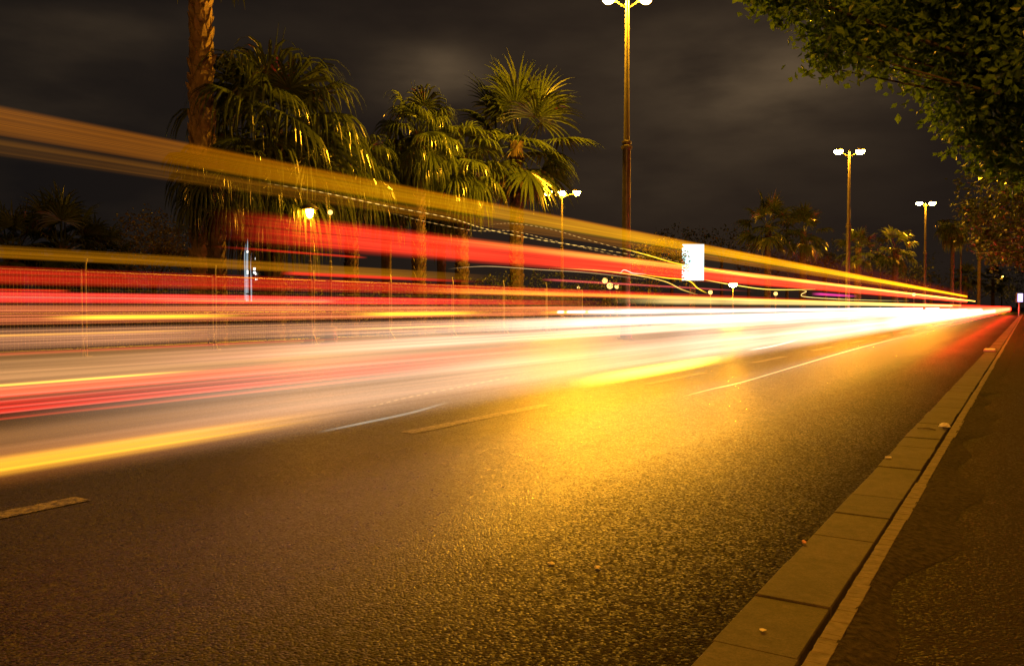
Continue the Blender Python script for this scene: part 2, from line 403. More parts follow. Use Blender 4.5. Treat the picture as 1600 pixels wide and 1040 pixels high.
def wire(label, p, pts, rad, col, L, dots=None, sub=8, group='light trails of passing traffic'):
    """thin wavering line of light through the photo points given, in the lane at x = p"""
    P = []
    V = [Vector(q) for q in pts]
    for i in range(len(V) - 1):
        p0 = V[max(i - 1, 0)]; p1 = V[i]; p2 = V[i + 1]; p3 = V[min(i + 2, len(V) - 1)]
        for j in range(sub):
            t = j / sub
            P.append(.5 * ((2 * p1) + (p2 - p0) * t + (2 * p0 - 5 * p1 + 4 * p2 - p3) * t * t + (3 * p1 - p0 - 3 * p2 + p3) * t ** 3))
    P.append(V[-1])
    W = [on_lane(q[0], q[1], p) for q in P]
    b = MB()
    rr = random.Random(len(label))
    if dots:
        D = []
        for i in range(len(W) - 1):
            for j in range(6): D.append(W[i].lerp(W[i + 1], j / 6))
        b.tube(D, [rad * (q - EYE).length / (D[0] - EYE).length for q in D], 6)
        for i in range(len(D)):
            on = (1.0 if (i % 6) < 3 else .12) * rr.uniform(.5, 1) * smooth(0, len(D) * .2, i) * (1 - smooth(len(D) * .75, len(D), i) * .6)
            b.a += [L * on] * 6
    else:
        b.tube(W, [rad * (W[i] - EYE).length / (W[0] - EYE).length for i in range(len(W))], 6)
        for i in range(len(W)): b.a += [L * rr.uniform(.75, 1) * smooth(-.02, .3, i / len(W)) * (1 - smooth(.7, 1.02, i / len(W)))] * 6
    return tag(b.build('light_trail', glow_mat(col), smooth=True), label, 'light trail', group)
AMB = (1.0, .35, .006); YEL = (1.0, .60, .02); RED = (1.0, .04, .012); PINK = (1.0, .22, .13); PEACH = (1.0, .62, .40); WHT = (1.0, .90, .74)
PW = -6.0
streak('broad amber light band sweeping highest across the sky and palms', PW, 0, 163, 214, -90, 1600, (1, .28, .001), .20, .8, 1, 1, .45, 40, .16, cap=7)
streak('yellow glow growing inside the highest amber band towards the far bend', PW, 700, 303, 334, 150, 1600, (1, .56, .006), .22, 1.1, 700, 1, .4, 30, .3, cap=5)
streak('dim brownish amber streak along the underside of the highest amber band', PW, 0, 212, 246, -90, 1520, (1, .34, .012), .08, .95, 1, 200, .5, 18, .3, cap=4)
streak('broad red light band in mid height starting beside the tall palm trunk', PW, 600, 352, 402, 330, 1600, RED, 1.15, .8, 260, 1, .55, 44, .28, cap=6)
streak('orange yellow core line inside the broad red light band', PW, 900, 391, 404, 640, 1590, (1, .45, .05), .9, 1.2, 300, 1, .3, 12, .4, cap=9)
streak('short thin red line just under the broad red band', PW, 450, 391, 396, 330, 575, RED, .5, .6, 120, 8, .1, 6, .4)
streak('amber streak at shrub height crossing the far left tree bases', PW, 300, 400, 419, -90, 800, AMB, .2, .9, 1, 240, .5, 16, .25)
streak('dark red wide streak behind the mesh fence tops', PW, 300, 426, 453, -90, 1400, RED, .5, .5, 1, 500, .4, 20, .25, cap=4)
streak('thin bright red line beginning right of the second fence post', PW, 600, 430, 437, 438, 760, RED, .9, .3, 10, 150, .1, 6, .4)
streak('short thin red line at the far left edge above the bright red streak', PW, 50, 451, 456, -90, 112, RED, .8, .2, 1, 6, .1, 6, .4)
streak('bright red striped streak at eye level from the left edge', PW, 200, 457, 475, -90, 980, (1, .05, .03), 1.15, .35, 1, 420, .6, 18, .2)
streak('thin pink upper line inside the bright red eye level streak', -5.9, 200, 464, 468, -90, 530, (1, .3, .2), .55, .3, 1, 20, .1, 6, .4)
streak('thin yellow lower line ending halfway inside the bright red eye level streak', -5.9, 300, 468, 472, 180, 526, (1, .5, .12), .6, .3, 200, 8, .1, 6, .4)
streak('long orange line running over the fence base towards the lit panel', -7.5, 900, 456, 464, 620, 1590, (1, .42, .04), 1.1, .6, 200, 1, .3, 10, .35, cap=5)
streak('salmon striped streak low behind the fence feet at left', -8.0, 200, 474, 506, -90, 1250, (1, .24, .08), .62, .5, 1, 300, .75, 34, .2, cap=4)
streak('peach pale streak along the bottom of the mesh fence', -9.5, 300, 504, 538, -90, 1590, (1, .42, .19), .46, .9, 1, 1, .5, 30, .3, cap=5)
streak('blinking yellow dash nearest the left edge behind the first fence post', -7.2, 220, 490, 500, 60, 400, YEL, 1.7, .2, 110, 130, .15, 8, .45)
streak('blinking yellow dash between the third and fourth fence posts', -7.2, 650, 486, 494, 540, 770, YEL, 1.7, .2, 80, 90, .15, 8, .45)
streak('blinking yellow dash below the triple lamp post', -7.2, 900, 484, 491, 840, 1010, YEL, 1.6, .2, 60, 60, .15, 8, .45)
streak('thin amber line sloping gently under the first yellow dash at left', -7.0, 100, 519, 524, -90, 360, (1, .45, .05), .8, .2, 1, 180, .1, 6, .4)
streak('second thin orange line right of the third fence post at foot height', -7.0, 620, 510, 514, 470, 800, (1, .45, .07), .7, .2, 160, 100, .1, 6, .4)
streak('thin red line grazing the fence feet', -8.0, 100, 546, 552, -90, 640, (1, .12, .05), .45, .2, 1, 350, .2, 6, .4)
streak('thin yellow line low at the left edge above the red stripes', -5.5, 100, 592, 597, -90, 345, (1, .75, .06), .9, .2, 1, 170, .1, 6, .4)
streak('pink wash streak widening from the fence foot to mid road', -7.5, 600, 524, 552, 100, 1400, (1, .44, .27), .48, .7, 420, 400, .4, 24, .35)
streak('bundle of parallel red stripes low on the left in the near lane', -4.2, 0, 596, 658, -90, 1000, (1, .03, .018), .8, .1, 1, 500, .95, 34, .3)
for i, yy in enumerate((618, 627, 637, 645)):
    streak(('topmost', 'second', 'third', 'lowest')[i] + ' fine pink line inside the bundle of red stripes', -4.15, 0, yy - 2, yy + 2, -90, 900, (1, .20, .13), .5, .1, 1, 450, .1, 6, .45)
streak('faint upper red thread below the bundle of red stripes', -4.0, 0, 653, 657, -90, 760, (1, .1, .04), .35, .1, 1, 500, .1, 6, .45)
streak('faint lower red thread farthest below the bundle of red stripes', -4.0, 200, 633, 636, 60, 700, (1, .14, .05), .28, .1, 150, 300, .1, 6, .45)
streak('brown orange sweep between the red stripes and the lowest yellow streak', -3.4, 200, 622, 722, -90, 900, (1, .42, .13), .26, .1, 1, 520, .3, 30, .4)
streak('soft orange halo around the lowest yellow indicator streak', -2.65, 0, 684, 772, -90, 620, (1, .27, .03), .20, .1, 1, 420, .15, 24, .5)
streak('lowest yellow indicator streak crossing the near lane at left', -2.65, 0, 708, 748, -90, 560, (1, .47, .01), 1.0, .1, 1, 330, .35, 20, .45)
streak('short bright yellow flash above the middle lane dash', -2.65, 1010, 569, 592, 885, 1150, (1, .66, .05), 4.5, .1, 130, 110, .15, 14, .5)
wire('thin white line descending just left of the near lane dash', -2.6, ((492, 676), (560, 662), (640, 645), (700, 628)), .0045, (.8, .85, .7), .14)
wire('dotted yellow line over the pale road above the near dash', -3.2, ((560, 640), (640, 620), (740, 600), (825, 583)), .004, (1, .66, .25), .16, dots=1)
wire('long thin white line curving along the near lane edge of the pale sweep', -2.4, ((1064, 620), (1110, 608), (1162, 596), (1260, 567), (1340, 544), (1430, 521)), .004, (1, .85, .6), .3)
wire('brief thick white dash above the far lane dashes', -4.2, ((1168, 547), (1205, 541), (1246, 531)), .014, WHT, .4)
# pale sweeps: glow ribbons for car bodies, headlights and lit road
streak('wide pale peach sweep of car bodies covering the middle lanes', -4.1, 600, 522, 668, -90, 1600, (1, .62, .40), .58, 1.0, 700, 1, .28, 46, .45, cap=4.2, smax=150)
streak('brownish sweep of car bodies over the lane at left', -6.4, 300, 528, 606, -90, 860, (1, .47, .17), .5, .4, 1, 450, .35, 40, .4)  # glow ribbon also standing in for the lit road surface there
streak('upper cream sweep of headlight glare through the far lanes', -7.0, 800, 494, 545, 330, 1600, (1, .68, .46), .60, .8, 420, 1, .4, 36, .4, cap=5, smax=150)
streak('white hot headlight streak running to the far bend', -9.0, 1100, 489, 505, 640, 1600, WHT, 1.3, 1.0, 380, 1, .3, 16, .4, cap=6, sample=True)
streak('long white headlight line just under the lit panel', -10.0, 1200, 480, 489, 870, 1600, WHT, 2.2, .7, 120, 1, .3, 10, .4, cap=5)
streak('yellow white streak under the garden lamp glare', -8.0, 1250, 468, 478, 950, 1600, (1, .68, .2), 1.3, .5, 120, 1, .35, 10, .4, cap=5)
streak('solid white block of headlight glare ending right of centre', -8.5, 1200, 490, 502, 1000, 1372, WHT, 1.8, .3, 160, 16, .2, 10, .35)
streak('far white glare beside the kerb end', -5.0, 1500, 481, 497, 1380, 1600, WHT, 3.0, .5, 90, 1, .3, 14, .45, sample=True)
streak('red tail light streak close to the far kerb', -2.0, 1560, 478, 491, 1400, 1601, (1, .015, .005), 70.0, .3, 90, 1, .3, 10, .45, sample=True)
streak('faint tall red glow streak before the far palms', -6.2, 1400, 424, 472, 1120, 1601, RED, .12, .9, 250, 1, .3, 20, .45)
streak('thin magenta line between the garden lamp and the far palms', -6.5, 1300, 458, 463, 1268, 1340, (1, .05, .35), 1.2, .2, 20, 30, .1, 6, .4)
streak('thin pinkish line under the roadside shrub', -7.0, 980, 442, 446, 845, 1180, (1, .12, .10), .7, .3, 30, 120, .1, 6, .4)
streak('broken white dashes of a headlight left of the bright burst', -9.5, 960, 484, 489, 870, 1130, WHT, 2.4, .2, 1, 1, .2, 8, .4, pieces=[(872, 882), (888, 915), (920, 960), (972, 1016), (1020, 1034), (1042, 1052), (1060, 1082), (1090, 1130)])
# wavering threads
wire('longest dotted pale yellow thread below the amber band', -6.5, ((400, 284), (500, 300), (600, 321), (700, 340), (760, 358), (840, 374), (930, 388), (1010, 402)), .0035, (1, .60, .14), .9, dots=2)
wire('lower dotted thread rising over the red band', -6.5, ((600, 330), (660, 345), (740, 360), (800, 361), (860, 375), (930, 391), (1000, 408)), .003, (1, .55, .14), .6, dots=2)
wire('dotted upper thread arching behind the triple lamp post', -6.5, ((760, 352), (800, 349), (860, 358), (920, 375), (1000, 396), (1080, 412)), .003, (1, .55, .14), .6, dots=2)
wire('yellow thread entering the lit panel from upper left', -6.5, ((966, 386), (1010, 398), (1060, 412), (1130, 424), (1200, 436)), .009, YEL, 1.2)
wire('yellow thread falling to the garden lamp', -6.5, ((990, 427), (1040, 434), (1075, 438), (1090, 450), (1105, 458)), .010, YEL, 1.2)
wire('second yellow thread sagging beneath the hedge', -6.6, ((860, 418), (940, 423), (1000, 431), (1040, 440), (1065, 452), (1090, 460)), .008, (1, .62, .1), .8)
wire('small pale peaked squiggle left of the lit panel', -6.5, ((968, 428), (974, 422), (980, 423), (990, 427), (1010, 428)), .007, (1, .85, .6), .8)
wire('yellow thread right of the lit panel heading down', -6.5, ((1095, 436), (1140, 444), (1200, 452), (1274, 452)), .010, (1, .72, .1), 1.1)
wire('zigzag thread right of the garden lamp', -6.5, ((1246, 452), (1260, 455), (1252, 460), (1262, 464), (1330, 468), (1420, 470)), .010, (1, .72, .2), 1.0)
wire('faint thread crossing the dark hedge', -6.5, ((700, 420), (760, 416), (840, 421), (920, 426), (1010, 437)), .005, (1, .6, .25), .35)

# ------------------------------------------------------------------ street lamps
def make_lamp(name, label, H, base, heads=2, sep=1.35, group=None, bulb='bulb', r0=.15, flat=.22):
    t = tag(empty(name, base), label, 'street lamp', group)
    t.rotation_euler = (0, 0, YAW)
    b = MB(); b.lathe(((.30, 0), (.30, .04), (.2, .05), (.19, .5), (r0, .56)), (0, 0, 0), 14); b.build('base', M['steel'], t)
    b = MB(); hm = H * .56; b.lathe(((r0, .56), (r0 * .93, hm)), (0, 0, 0), 14); b.lathe(((r0 * .72, hm + .2), (r0 * .42, H)), (0, 0, 0), 14); b.lathe(((r0 * .42, H), (0, H + .08)), (0, 0, 0), 14)
    b.build('pole', M['steel'], t, True)
    b = MB(); b.lathe(((r0 * .93, hm - .02), (r0 * 1.3, hm), (r0 * 1.3, hm + .10), (r0 * .95, hm + .12), (r0 * .95, hm + .2), (r0 * 1.1, hm + .21), (r0 * 1.1, hm + .27), (r0 * .7, hm + .29)), (0, 0, 0), 14); b.build('joint_collar', M['steel'], t)
    xs = {1: (0.0,), 2: (-sep / 2, sep / 2), 3: (-sep, 0, sep)}[heads]
    for x in xs:
        if abs(x) > .01:
            b = MB(); b.tube(((0, 0, H - .35), (x * .55, 0, H - .12), (x, 0, H - .02)), .035, 8); b.build('arm', M['steel'], t)
        if bulb == 'bulb_low':                         # small garden lantern: globe under a little cap
            b = MB(); b.lathe(((.0, flat * 1.25), (flat * .5, flat * 1.05), (flat * .55, flat * .85)), (x, 0, H), 12); hd = b.build('lamp_head', M['dark'], t, True)
            b = MB(); b.lathe([(flat * math.sin(math.pi * q / 8) + .001, -flat * math.cos(math.pi * q / 8)) for q in range(9)], (x, 0, H + .02), 12); b.build('lamp_globe', M[bulb], hd, True)
            continue
        b = MB(); b.lathe(((.05, .16), (.16, .12), (.27, .02), (.28, -.02), (.0, -.02)), (x, 0, H + .1), 14); hd = b.build('lamp_head', M['dark'], t, True)
        b = MB(); b.lathe(((flat, .07), (flat * .95, -.03), (flat * .7, -.13), (flat * .35, -.18), (0, -.2)), (x, 0, H), 14); bl = b.build('lamp_bowl', M[bulb], hd, True)
    return t
G = 'tall twin headed street lamps along the avenue'
make_lamp('street_lamp', 'street lamp standing on the pavement behind the viewpoint, outside the photo', 11.75, (3.2, -6, .1), 2, 1.3, None, 'bulb_near')
make_lamp('street_lamp', 'nearest tall twin headed street lamp, its heads at the top edge of the photo', 11.75, ground_at(978, 28.6), 2, 1.3, G, 'bulb_strong')
make_lamp('street_lamp', 'second tall twin headed street lamp, glowing left of the overhanging tree', 11.85, ground_at(1324, 57), 2, 1.5, G, 'bulb_weak', flat=.3)
make_lamp('street_lamp', 'third tall twin headed street lamp, right of the second one', 11.9, ground_at(1444, 85.6), 2, 1.35, G, 'bulb_weak', flat=.33)
make_lamp('street_lamp', 'distant single headed street lamp beside the skirted palm', 11.7, ground_at(1500, 113), 1, 1.3, None)
make_lamp('street_lamp', 'tiny distant street lamp above the far bend beside the small palms', 8.3, ground_at(1565, 190), 1, 1.2, None, 'bulb_mid')
make_lamp('park_lamp', 'triple headed park lamp beside the stiff fan palm, brightly lit pole', 8.75, ground_at(878, 55), 3, .95, None, 'bulb_mid', .10, .28)
make_lamp('park_lamp', 'brighter left lamp of the pair glowing under the drooping palm', 3.95, ground_at(485, 24.6), 1, 1, None, 'bulb_lantern', .045, .12)
make_lamp('park_lamp', 'smaller right lamp of the pair glowing under the drooping palm', 3.95, ground_at(517, 24.9), 1, 1, None, 'bulb_low', .04, .075)
make_lamp('garden_lamp', 'low bright garden lamp right of the lit panel', 2.75, ground_at(1145, 60), 1, 1, None, 'bulb_mid', .06, .3)
for x, y, d, r, lab in ((945, 440, 52, .22, 'leftmost of the small lamps clustered by the dark hedge'), (953, 448, 54, .26, 'middle and largest of the small lamps clustered by the dark hedge'),
                       (964, 449, 56, .2, 'rightmost of the small lamps clustered by the dark hedge'), (904, 451, 56, .13, 'faint small lamp left of the hedge lamp cluster'),
                       (1110, 458, 60, .2, 'small low lamp just left of the bright garden lamp'), (1212, 460, 66, .2, 'small low lamp right of the bright garden lamp'),
                       (1339, 461, 80, .22, 'small low lamp beneath the second tall street lamp'), (1428, 461, 95, .24, 'small low lamp beneath the third tall street lamp')):
    c = at(x, y, d)
    make_lamp('garden_lamp', lab, c.z + .05, (c.x, c.y, 0), 1, 1, None, 'bulb_low', .05, r * .8)

# ------------------------------------------------------------------ mesh fence on the far side
def make_fence_panel(w=3.5, h=1.95):
    t = empty('fence_panel', (0, 0, 0))
    for y in (.05, w - .05):
        b = MB(); b.tube(((0, y, 0), (0, y, h)), .024, 8); b.build('post', M['galv'], t)
    b = MB()
    for z in (.18, h * .5, h - .04): b.tube(((0, .075, z), (0, w - .075, z)), .016, 6)
    b.build('rail', M['galv'], t)
    b = MB(); k = .12
    while k < w - .1:
        b.tube(((.0, k, .2), (.0, k, h - .06)), .0042, 4, False); k += .075
    z = .3
    while z < h - .1:
        b.tube(((.008, .08, z), (.008, w - .08, z)), .0036, 4, False); z += .15
    b.build('wire_mesh', M['galv'], t)
    b = MB(); b.tube(((0, .05, h - .02), (-.06, .1, h + .14), (-.14, .18, h + .26)), .02, 6); b.build('top_bracket', M['galv'], t)
    b = MB(); b.tube(((0, .05, .5), (.03, -.05, .34), (.42, -.22, .02)), .018, 6); b.build('brace', M['galv'], t)
    b = MB(); b.box((-.12, -.02, 0), (.12, .12, .02), .005); b.build('foot', M['galv'], t)
    return t
FG = 'mesh fence panels along the far roadside'
proto = make_fence_panel()
names = ('cut by the left photo edge', 'right of the first double post', 'between the second and third double posts', 'between the third and fourth double posts', 'right of the fourth double post', 'sixth from the left', 'seventh from the left, before the lamp post', 'eighth from the left, half lost in light streaks')
for i in range(8):
    o = proto if i == 0 else copy_tree(proto)
    o.location = (-18.0, 7.0 + 3.5 * i, -.012)
    tag(o, 'wire mesh fence panel ' + names[i], 'fence', FG)

# ------------------------------------------------------------------ palms
def frond(b, o, az, el, pet, fan, nseg, droop, r, span=115):
    d = Vector((math.cos(az) * math.cos(el), math.sin(az) * math.cos(el), math.sin(el)))
    pts = [Vector(o)]; dd = d.copy()
    for i in range(5):
        dd = (dd + Vector((0, 0, -.085 * droop - .02))).normalized(); pts.append(pts[-1] + dd * pet / 5)
    n0 = len(b.v)
    b.tube(pts, [.03, .027, .024, .02, .016, .012], 4, False)
    side = dd.cross(Vector((0, 0, 1)))
    if side.length < .05: side = Vector((math.sin(az), -math.cos(az), 0))
    side.normalize(); nrm = side.cross(dd).normalized(); tw = r.uniform(-.5, .5)
    side = (side * math.cos(tw) + nrm * math.sin(tw)).normalized(); nrm = side.cross(dd).normalized()
    hub = pts[-1]
    for k in range(nseg):
        a = R(-span + 2 * span * (k + .5) / nseg) + r.uniform(-.04, .04)
        sd = (dd * math.cos(a) + side * math.sin(a) + nrm * (.30 * math.cos(a * .5) - .18)).normalized()
        L = fan * (.72 + .28 * math.cos(a * .7)) * r.uniform(.88, 1.08) * (1 + .55 * max(0, droop - .9))
        w0 = fan * 2 * R(span) / nseg * .62; wv = (side * math.cos(a) - dd * math.sin(a)).normalized()
        p = hub.copy(); cur = sd.copy(); rows = 6; prev = None
        for j in range(rows + 1):
            t = j / rows
            wd = w0 * (.18 + 1.0 * min(t / .45, 1) * .5) * (1 - max(0, (t - .45) / .55) ** 1.3) + .002
            ridge = nrm * wd * .35
            row = (len(b.v), len(b.v) + 1, len(b.v) + 2)
            b.v += [tuple(p - wv * wd * .5), tuple(p + ridge), tuple(p + wv * wd * .5)]
            if prev:
                b.f += [(prev[0], prev[1], row[1], row[0]), (prev[1], prev[2], row[2], row[1])]
            prev = row
            g = droop * (.08 if t < .34 else .6)
            cur = (cur + Vector((0, 0, -g)) + Vector((r.uniform(-.04, .04), r.uniform(-.04, .04), 0))).normalized()
            p = p + cur * L / rows
def palm_crown(b, top, n, pet, fan, nseg, droop, r, lo=-60, hi=80):
    for i in range(n):
        f = (i + .5) / n
        el = R(hi + (lo - hi) * f + r.uniform(-8, 8)); az = i * 2.39996 + r.uniform(-.25, .25)
        o = Vector(top) + Vector((math.cos(az) * .12, math.sin(az) * .12, -.5 * f))
        frond(b, o, az, el, pet * r.uniform(.85, 1.15), fan * r.uniform(.85, 1.1), nseg, droop * (1 + .5 * f), r)
def palm_trunk(b, H, r0, r1, r, lean=(0, 0), boots=True, step=.16):
    n = max(6, int(H / .5)); pts = []; rad = []
    for i in range(n + 1):
        t = i / n
        pts.append((lean[0] * t * t, lean[1] * t * t, -.05 + (H + .05) * t)); rad.append((r0 * 1.25 if t < .04 else r0 + (r1 - r0) * t) * r.uniform(.95, 1.05) * .88)
    b.tube(pts, rad, 12)
    if boots:
        z = .2; j = 0
        while z < H - .1:
            t = z / H; rr = (r0 + (r1 - r0) * t) * .9; cx, cy_ = lean[0] * t * t, lean[1] * t * t
            for k in range(7):
                a = 2 * math.pi * (k + .5 * (j % 2)) / 7 + r.uniform(-.12, .12); ln = step * r.uniform(1.2, 2.1); w = rr * r.uniform(.32, .46); out = r.uniform(.12, .55) * step
                u = Vector((math.cos(a), math.sin(a), 0)); s = Vector((-u.y, u.x, 0)); c = Vector((cx, cy_, z + r.uniform(-.03, .03)))
                p = [c + u * rr - s * w, c + u * rr + s * w, c + u * (rr + out) + s * w * .62 + Vector((0, 0, ln * .7)), c + u * (rr + out * 1.25) + Vector((0, 0, ln)), c + u * (rr + out) - s * w * .62 + Vector((0, 0, ln * .7))]
                n0 = len(b.v); b.v += [tuple(q) for q in p]; b.f.append((n0, n0 + 1, n0 + 2, n0 + 3, n0 + 4))
                q = [c + u * (rr * .8) + Vector((0, 0, ln * .8))]
                n1 = len(b.v); b.v += [tuple(q[0])]; b.f += [(n0 + 2, n0 + 3, n1), (n0 + 3, n0 + 4, n1), (n0 + 1, n0 + 2, n1), (n0 + 4, n0, n1)]
            z += step * r.uniform(.8, 1.15); j += 1
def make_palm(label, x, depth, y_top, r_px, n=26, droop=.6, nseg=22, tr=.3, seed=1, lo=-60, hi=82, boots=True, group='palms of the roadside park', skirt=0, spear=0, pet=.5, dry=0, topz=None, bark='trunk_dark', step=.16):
    r = random.Random(seed); base = ground_at(x, depth, -.012)
    H = topz if topz else at(x, y_top, depth).z; reach = px(r_px, depth)
    t = tag(empty('palm_tree', base, r.uniform(0, 6)), label, 'palm tree', group)
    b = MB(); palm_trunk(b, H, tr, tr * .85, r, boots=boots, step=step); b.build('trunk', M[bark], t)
    b = MB(); palm_crown(b, (0, 0, H + .1), n, reach * pet, reach * (1.12 - pet), nseg, droop, r, lo, hi); 
    if spear:
        for k in range(spear): b.tube(((0, 0, H), (r.uniform(-.1, .1), r.uniform(-.1, .1), H + reach * .5), (r.uniform(-.35, .35), r.uniform(-.35, .35), H + reach * r.uniform(.9, 1.15))), [.03, .03, .006], 4)
    b.build('crown', M['palm'], t)
    if skirt:
        b = MB()
        for i in range(skirt):
            az = i * 2.4; z = H - .3 - r.uniform(0, skirt * .055)
            frond(b, (math.cos(az) * tr * .8, math.sin(az) * tr * .8, z), az, R(-55 - r.uniform(0, 25)), reach * .3, reach * .5, 12, .5, r, 70)
        b.build('dead_skirt', M['palm_dry'], t)
    return t
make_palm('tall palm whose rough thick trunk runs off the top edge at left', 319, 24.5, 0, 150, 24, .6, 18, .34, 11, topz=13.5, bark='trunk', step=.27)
make_palm('big drooping palm with long hanging leaf threads right of the tall trunk', 430, 26, 205, 150, 44, 1.25, 26, .3, 12, -70, 85, spear=4, skirt=10)
make_palm('lower drooping palm in front of the tall trunk at left', 340, 23.5, 258, 78, 22, 1.35, 20, .26, 13, -60, 50)
make_palm('drooping palm partly behind the big drooping one, on its right', 550, 30, 262, 72, 26, 1.25, 20, .25, 14, -60, 70)
make_palm('dark drooping palm with an upright spear, centre left', 655, 32, 208, 72, 30, 1.15, 20, .26, 15, -70, 80, spear=3)
make_palm('dark low palm crowded between the spear palm and the stiff fan palm', 722, 34, 248, 80, 30, 1.0, 20, .28, 16, -75, 70)
make_palm('stiff fan palm with raised star shaped fronds beside the triple lamp', 807, 38, 222, 118, 24, .34, 26, .33, 17, -45, 86, pet=.48, skirt=6)
make_palm('lowest dark palm left of the spear palm', 604, 33, 272, 70, 26, 1.1, 16, .24, 35, -75, 60, boots=False)
make_palm('lowest dark palm right of the spear palm', 690, 35, 282, 78, 26, 1.1, 16, .24, 36, -75, 60, boots=False)
make_palm('low bushy palm at the far left edge', 22, 23, 392, 70, 22, .55, 20, .2, 18, -30, 85)
make_palm('low bushy palm with an upright frond left of the round shrub tree', 98, 24, 384, 84, 26, .45, 22, .22, 19, -30, 88)
make_palm('low bushy palm tucked beside the round shrub tree', 160, 26, 398, 56, 20, .6, 18, .2, 20, -30, 80)
make_palm('pale fan palm at left of the distant pair beyond the amber band', 1199, 78, 352, 50, 22, .4, 18, .3, 21, -50, 85)
make_palm('darker fan palm at right of the distant pair beyond the amber band', 1254, 81, 362, 44, 22, .55, 18, .32, 22, -60, 85)
make_palm('small lit fan palm at the foot of the second street lamp', 1340, 66, 388, 34, 20, .4, 16, .25, 23, -50, 85)
make_palm('dim palm between the second and third street lamps', 1398, 84, 388, 38, 20, .7, 14, .3, 24, -60, 80)
make_palm('tall palm with a full hanging skirt near the distant single lamp', 1487, 108, 352, 26, 30, 1.5, 14, .28, 25, -80, 60, boots=False, skirt=22)
make_palm('small lit palm beneath the distant single lamp', 1508, 130, 432, 22, 18, .4, 14, .28, 26, -50, 85)
make_palm('small lit palm beside the tiny distant lamp', 1551, 150, 436, 24, 18, .4, 14, .28, 27, -50, 85)
make_palm('thin bare trunked palm reaching into the street tree foliage', 1529, 122, 372, 18, 18, .8, 12, .3, 28, -70, 70, boots=False)

# ------------------------------------------------------------------ broadleaf trees, shrubs
def leaves(b, c, rad, n, size, r, hang=.35, shell=.55, clump=26):
    """n leaves in sprigs through an uneven ellipsoid"""
    c = Vector(c); k = max(1, n // clump)
    for _ in range(k):
        while True:
            q = Vector((r.uniform(-1, 1), r.uniform(-1, 1), r.uniform(-1, 1)))
            if .05 < q.length <= 1: break
        q = q.normalized() * (q.length ** shell) * r.uniform(.78, 1.06)
        o = c + Vector((q.x * rad[0], q.y * rad[1], q.z * rad[2])); sp = min(rad) * .24 + size * 1.2
        for _ in range(clump):
            p = o + Vector((r.gauss(0, sp * .5), r.gauss(0, sp * .5), r.gauss(0, sp * .42)))
            d = Vector((r.gauss(0, 1), r.gauss(0, 1), r.gauss(0, .6) - hang * 1.6)).normalized()
            s = d.cross(Vector((r.gauss(0, 1), r.gauss(0, 1), r.gauss(0, 1)))).normalized(); L = size * r.uniform(.7, 1.25); w = L * .30
            nn = d.cross(s) * (L * .10)
            n0 = len(b.v)
            b.v += [tuple(p), tuple(p + d * L * .5 + s * w + nn), tuple(p + d * L), tuple(p + d * L * .5 - s * w + nn)]
            b.f += [(n0, n0 + 1, n0 + 2), (n0, n0 + 2, n0 + 3)]
def make_tree(name, label, base, blobs, mat, size, per, seed, trunk_r=.2, cat='tree', group=None, clump=26, hang=.35):
    r = random.Random(seed); t = tag(empty(name, base), label, cat, group); B = Vector(base)
    lowest = min(c[2] - rd[2] * .3 for c, rd in blobs); fork = Vector((B.x, B.y, max(.3, (lowest - B.z) * .75)))
    tb = MB()
    tb.tube(((0, 0, -.05), (.03, .02, fork.z * .4), (0.02, -.03, fork.z)), [trunk_r * 1.25, trunk_r, trunk_r * .85], 10)
    f0 = Vector((.02, -.03, fork.z))
    for bi, (c, rd) in enumerate(blobs):
        if len(blobs) > 8 and bi % 3: continue
        e = Vector(c) - B; mid = f0.lerp(e, .5) + Vector((r.uniform(-.2, .2), r.uniform(-.2, .2), r.uniform(.0, .3))) * min(1.0, (e - f0).length * .3)
        tb.tube((f0 - Vector((0, 0, trunk_r)), f0.lerp(mid, .6), mid, e), [trunk_r * .5, trunk_r * .34, trunk_r * .2, trunk_r * .04], 6)
        for _ in range(3):
            q = e + Vector((r.uniform(-1, 1) * rd[0], r.uniform(-1, 1) * rd[1], r.uniform(-1, .6) * rd[2])) * .75
            tb.tube((mid, mid.lerp(q, .5) + Vector((0, 0, -.05 * rd[2])), q), [trunk_r * .16, trunk_r * .1, trunk_r * .03], 5)
    tb.build('trunk', M['bark'], t, True)
    b = MB()
    for c, rd in blobs: leaves(b, Vector(c) - B, rd, int(per * (rd[0] * rd[1] * rd[2]) ** (2 / 3)), size, r, hang, clump=clump)
    b.build('crown', mat, t)
    return t
def blob(x, y, d, rx, ry=None, rd=None):
    c = at(x, y, d); a = px(rx, d); b_ = px(ry or rx, d); return (tuple(c), (a, rd or a, b_))
make_tree('street_tree', 'overhanging broadleaf street tree filling the top right corner', (3.4, 13.6, .1),
    [blob(1325, 62, 8.6, 72, 58), blob(1255, -8, 8.3, 62, 34), blob(1400, 20, 8.8, 100, 80), blob(1205, -16, 8.3, 40, 24), blob(1480, 60, 9.0, 90, 85), blob(1520, 150, 9.2, 62, 70), blob(1545, 205, 9.4, 50, 52),
     blob(1600, 90, 8.8, 110, 110), blob(1620, 210, 9.2, 80, 80), blob(1520, -40, 8.6, 150, 80), blob(1690, 20, 8.0, 130, 130), blob(1400, -110, 8.8, 140, 80), blob(1620, -150, 8.2, 170, 120), blob(1760, 150, 8, 120, 110)],
    M['leaf'], .10, 6200, 31, .17, group='street trees along the pavement')
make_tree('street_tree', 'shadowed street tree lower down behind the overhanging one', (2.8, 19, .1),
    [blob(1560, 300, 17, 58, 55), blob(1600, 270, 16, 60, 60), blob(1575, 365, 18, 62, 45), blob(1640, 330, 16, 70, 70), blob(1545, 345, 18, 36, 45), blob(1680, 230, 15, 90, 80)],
    M['leaf_far'], .11, 1500, 32, .22, group='street trees along the pavement')
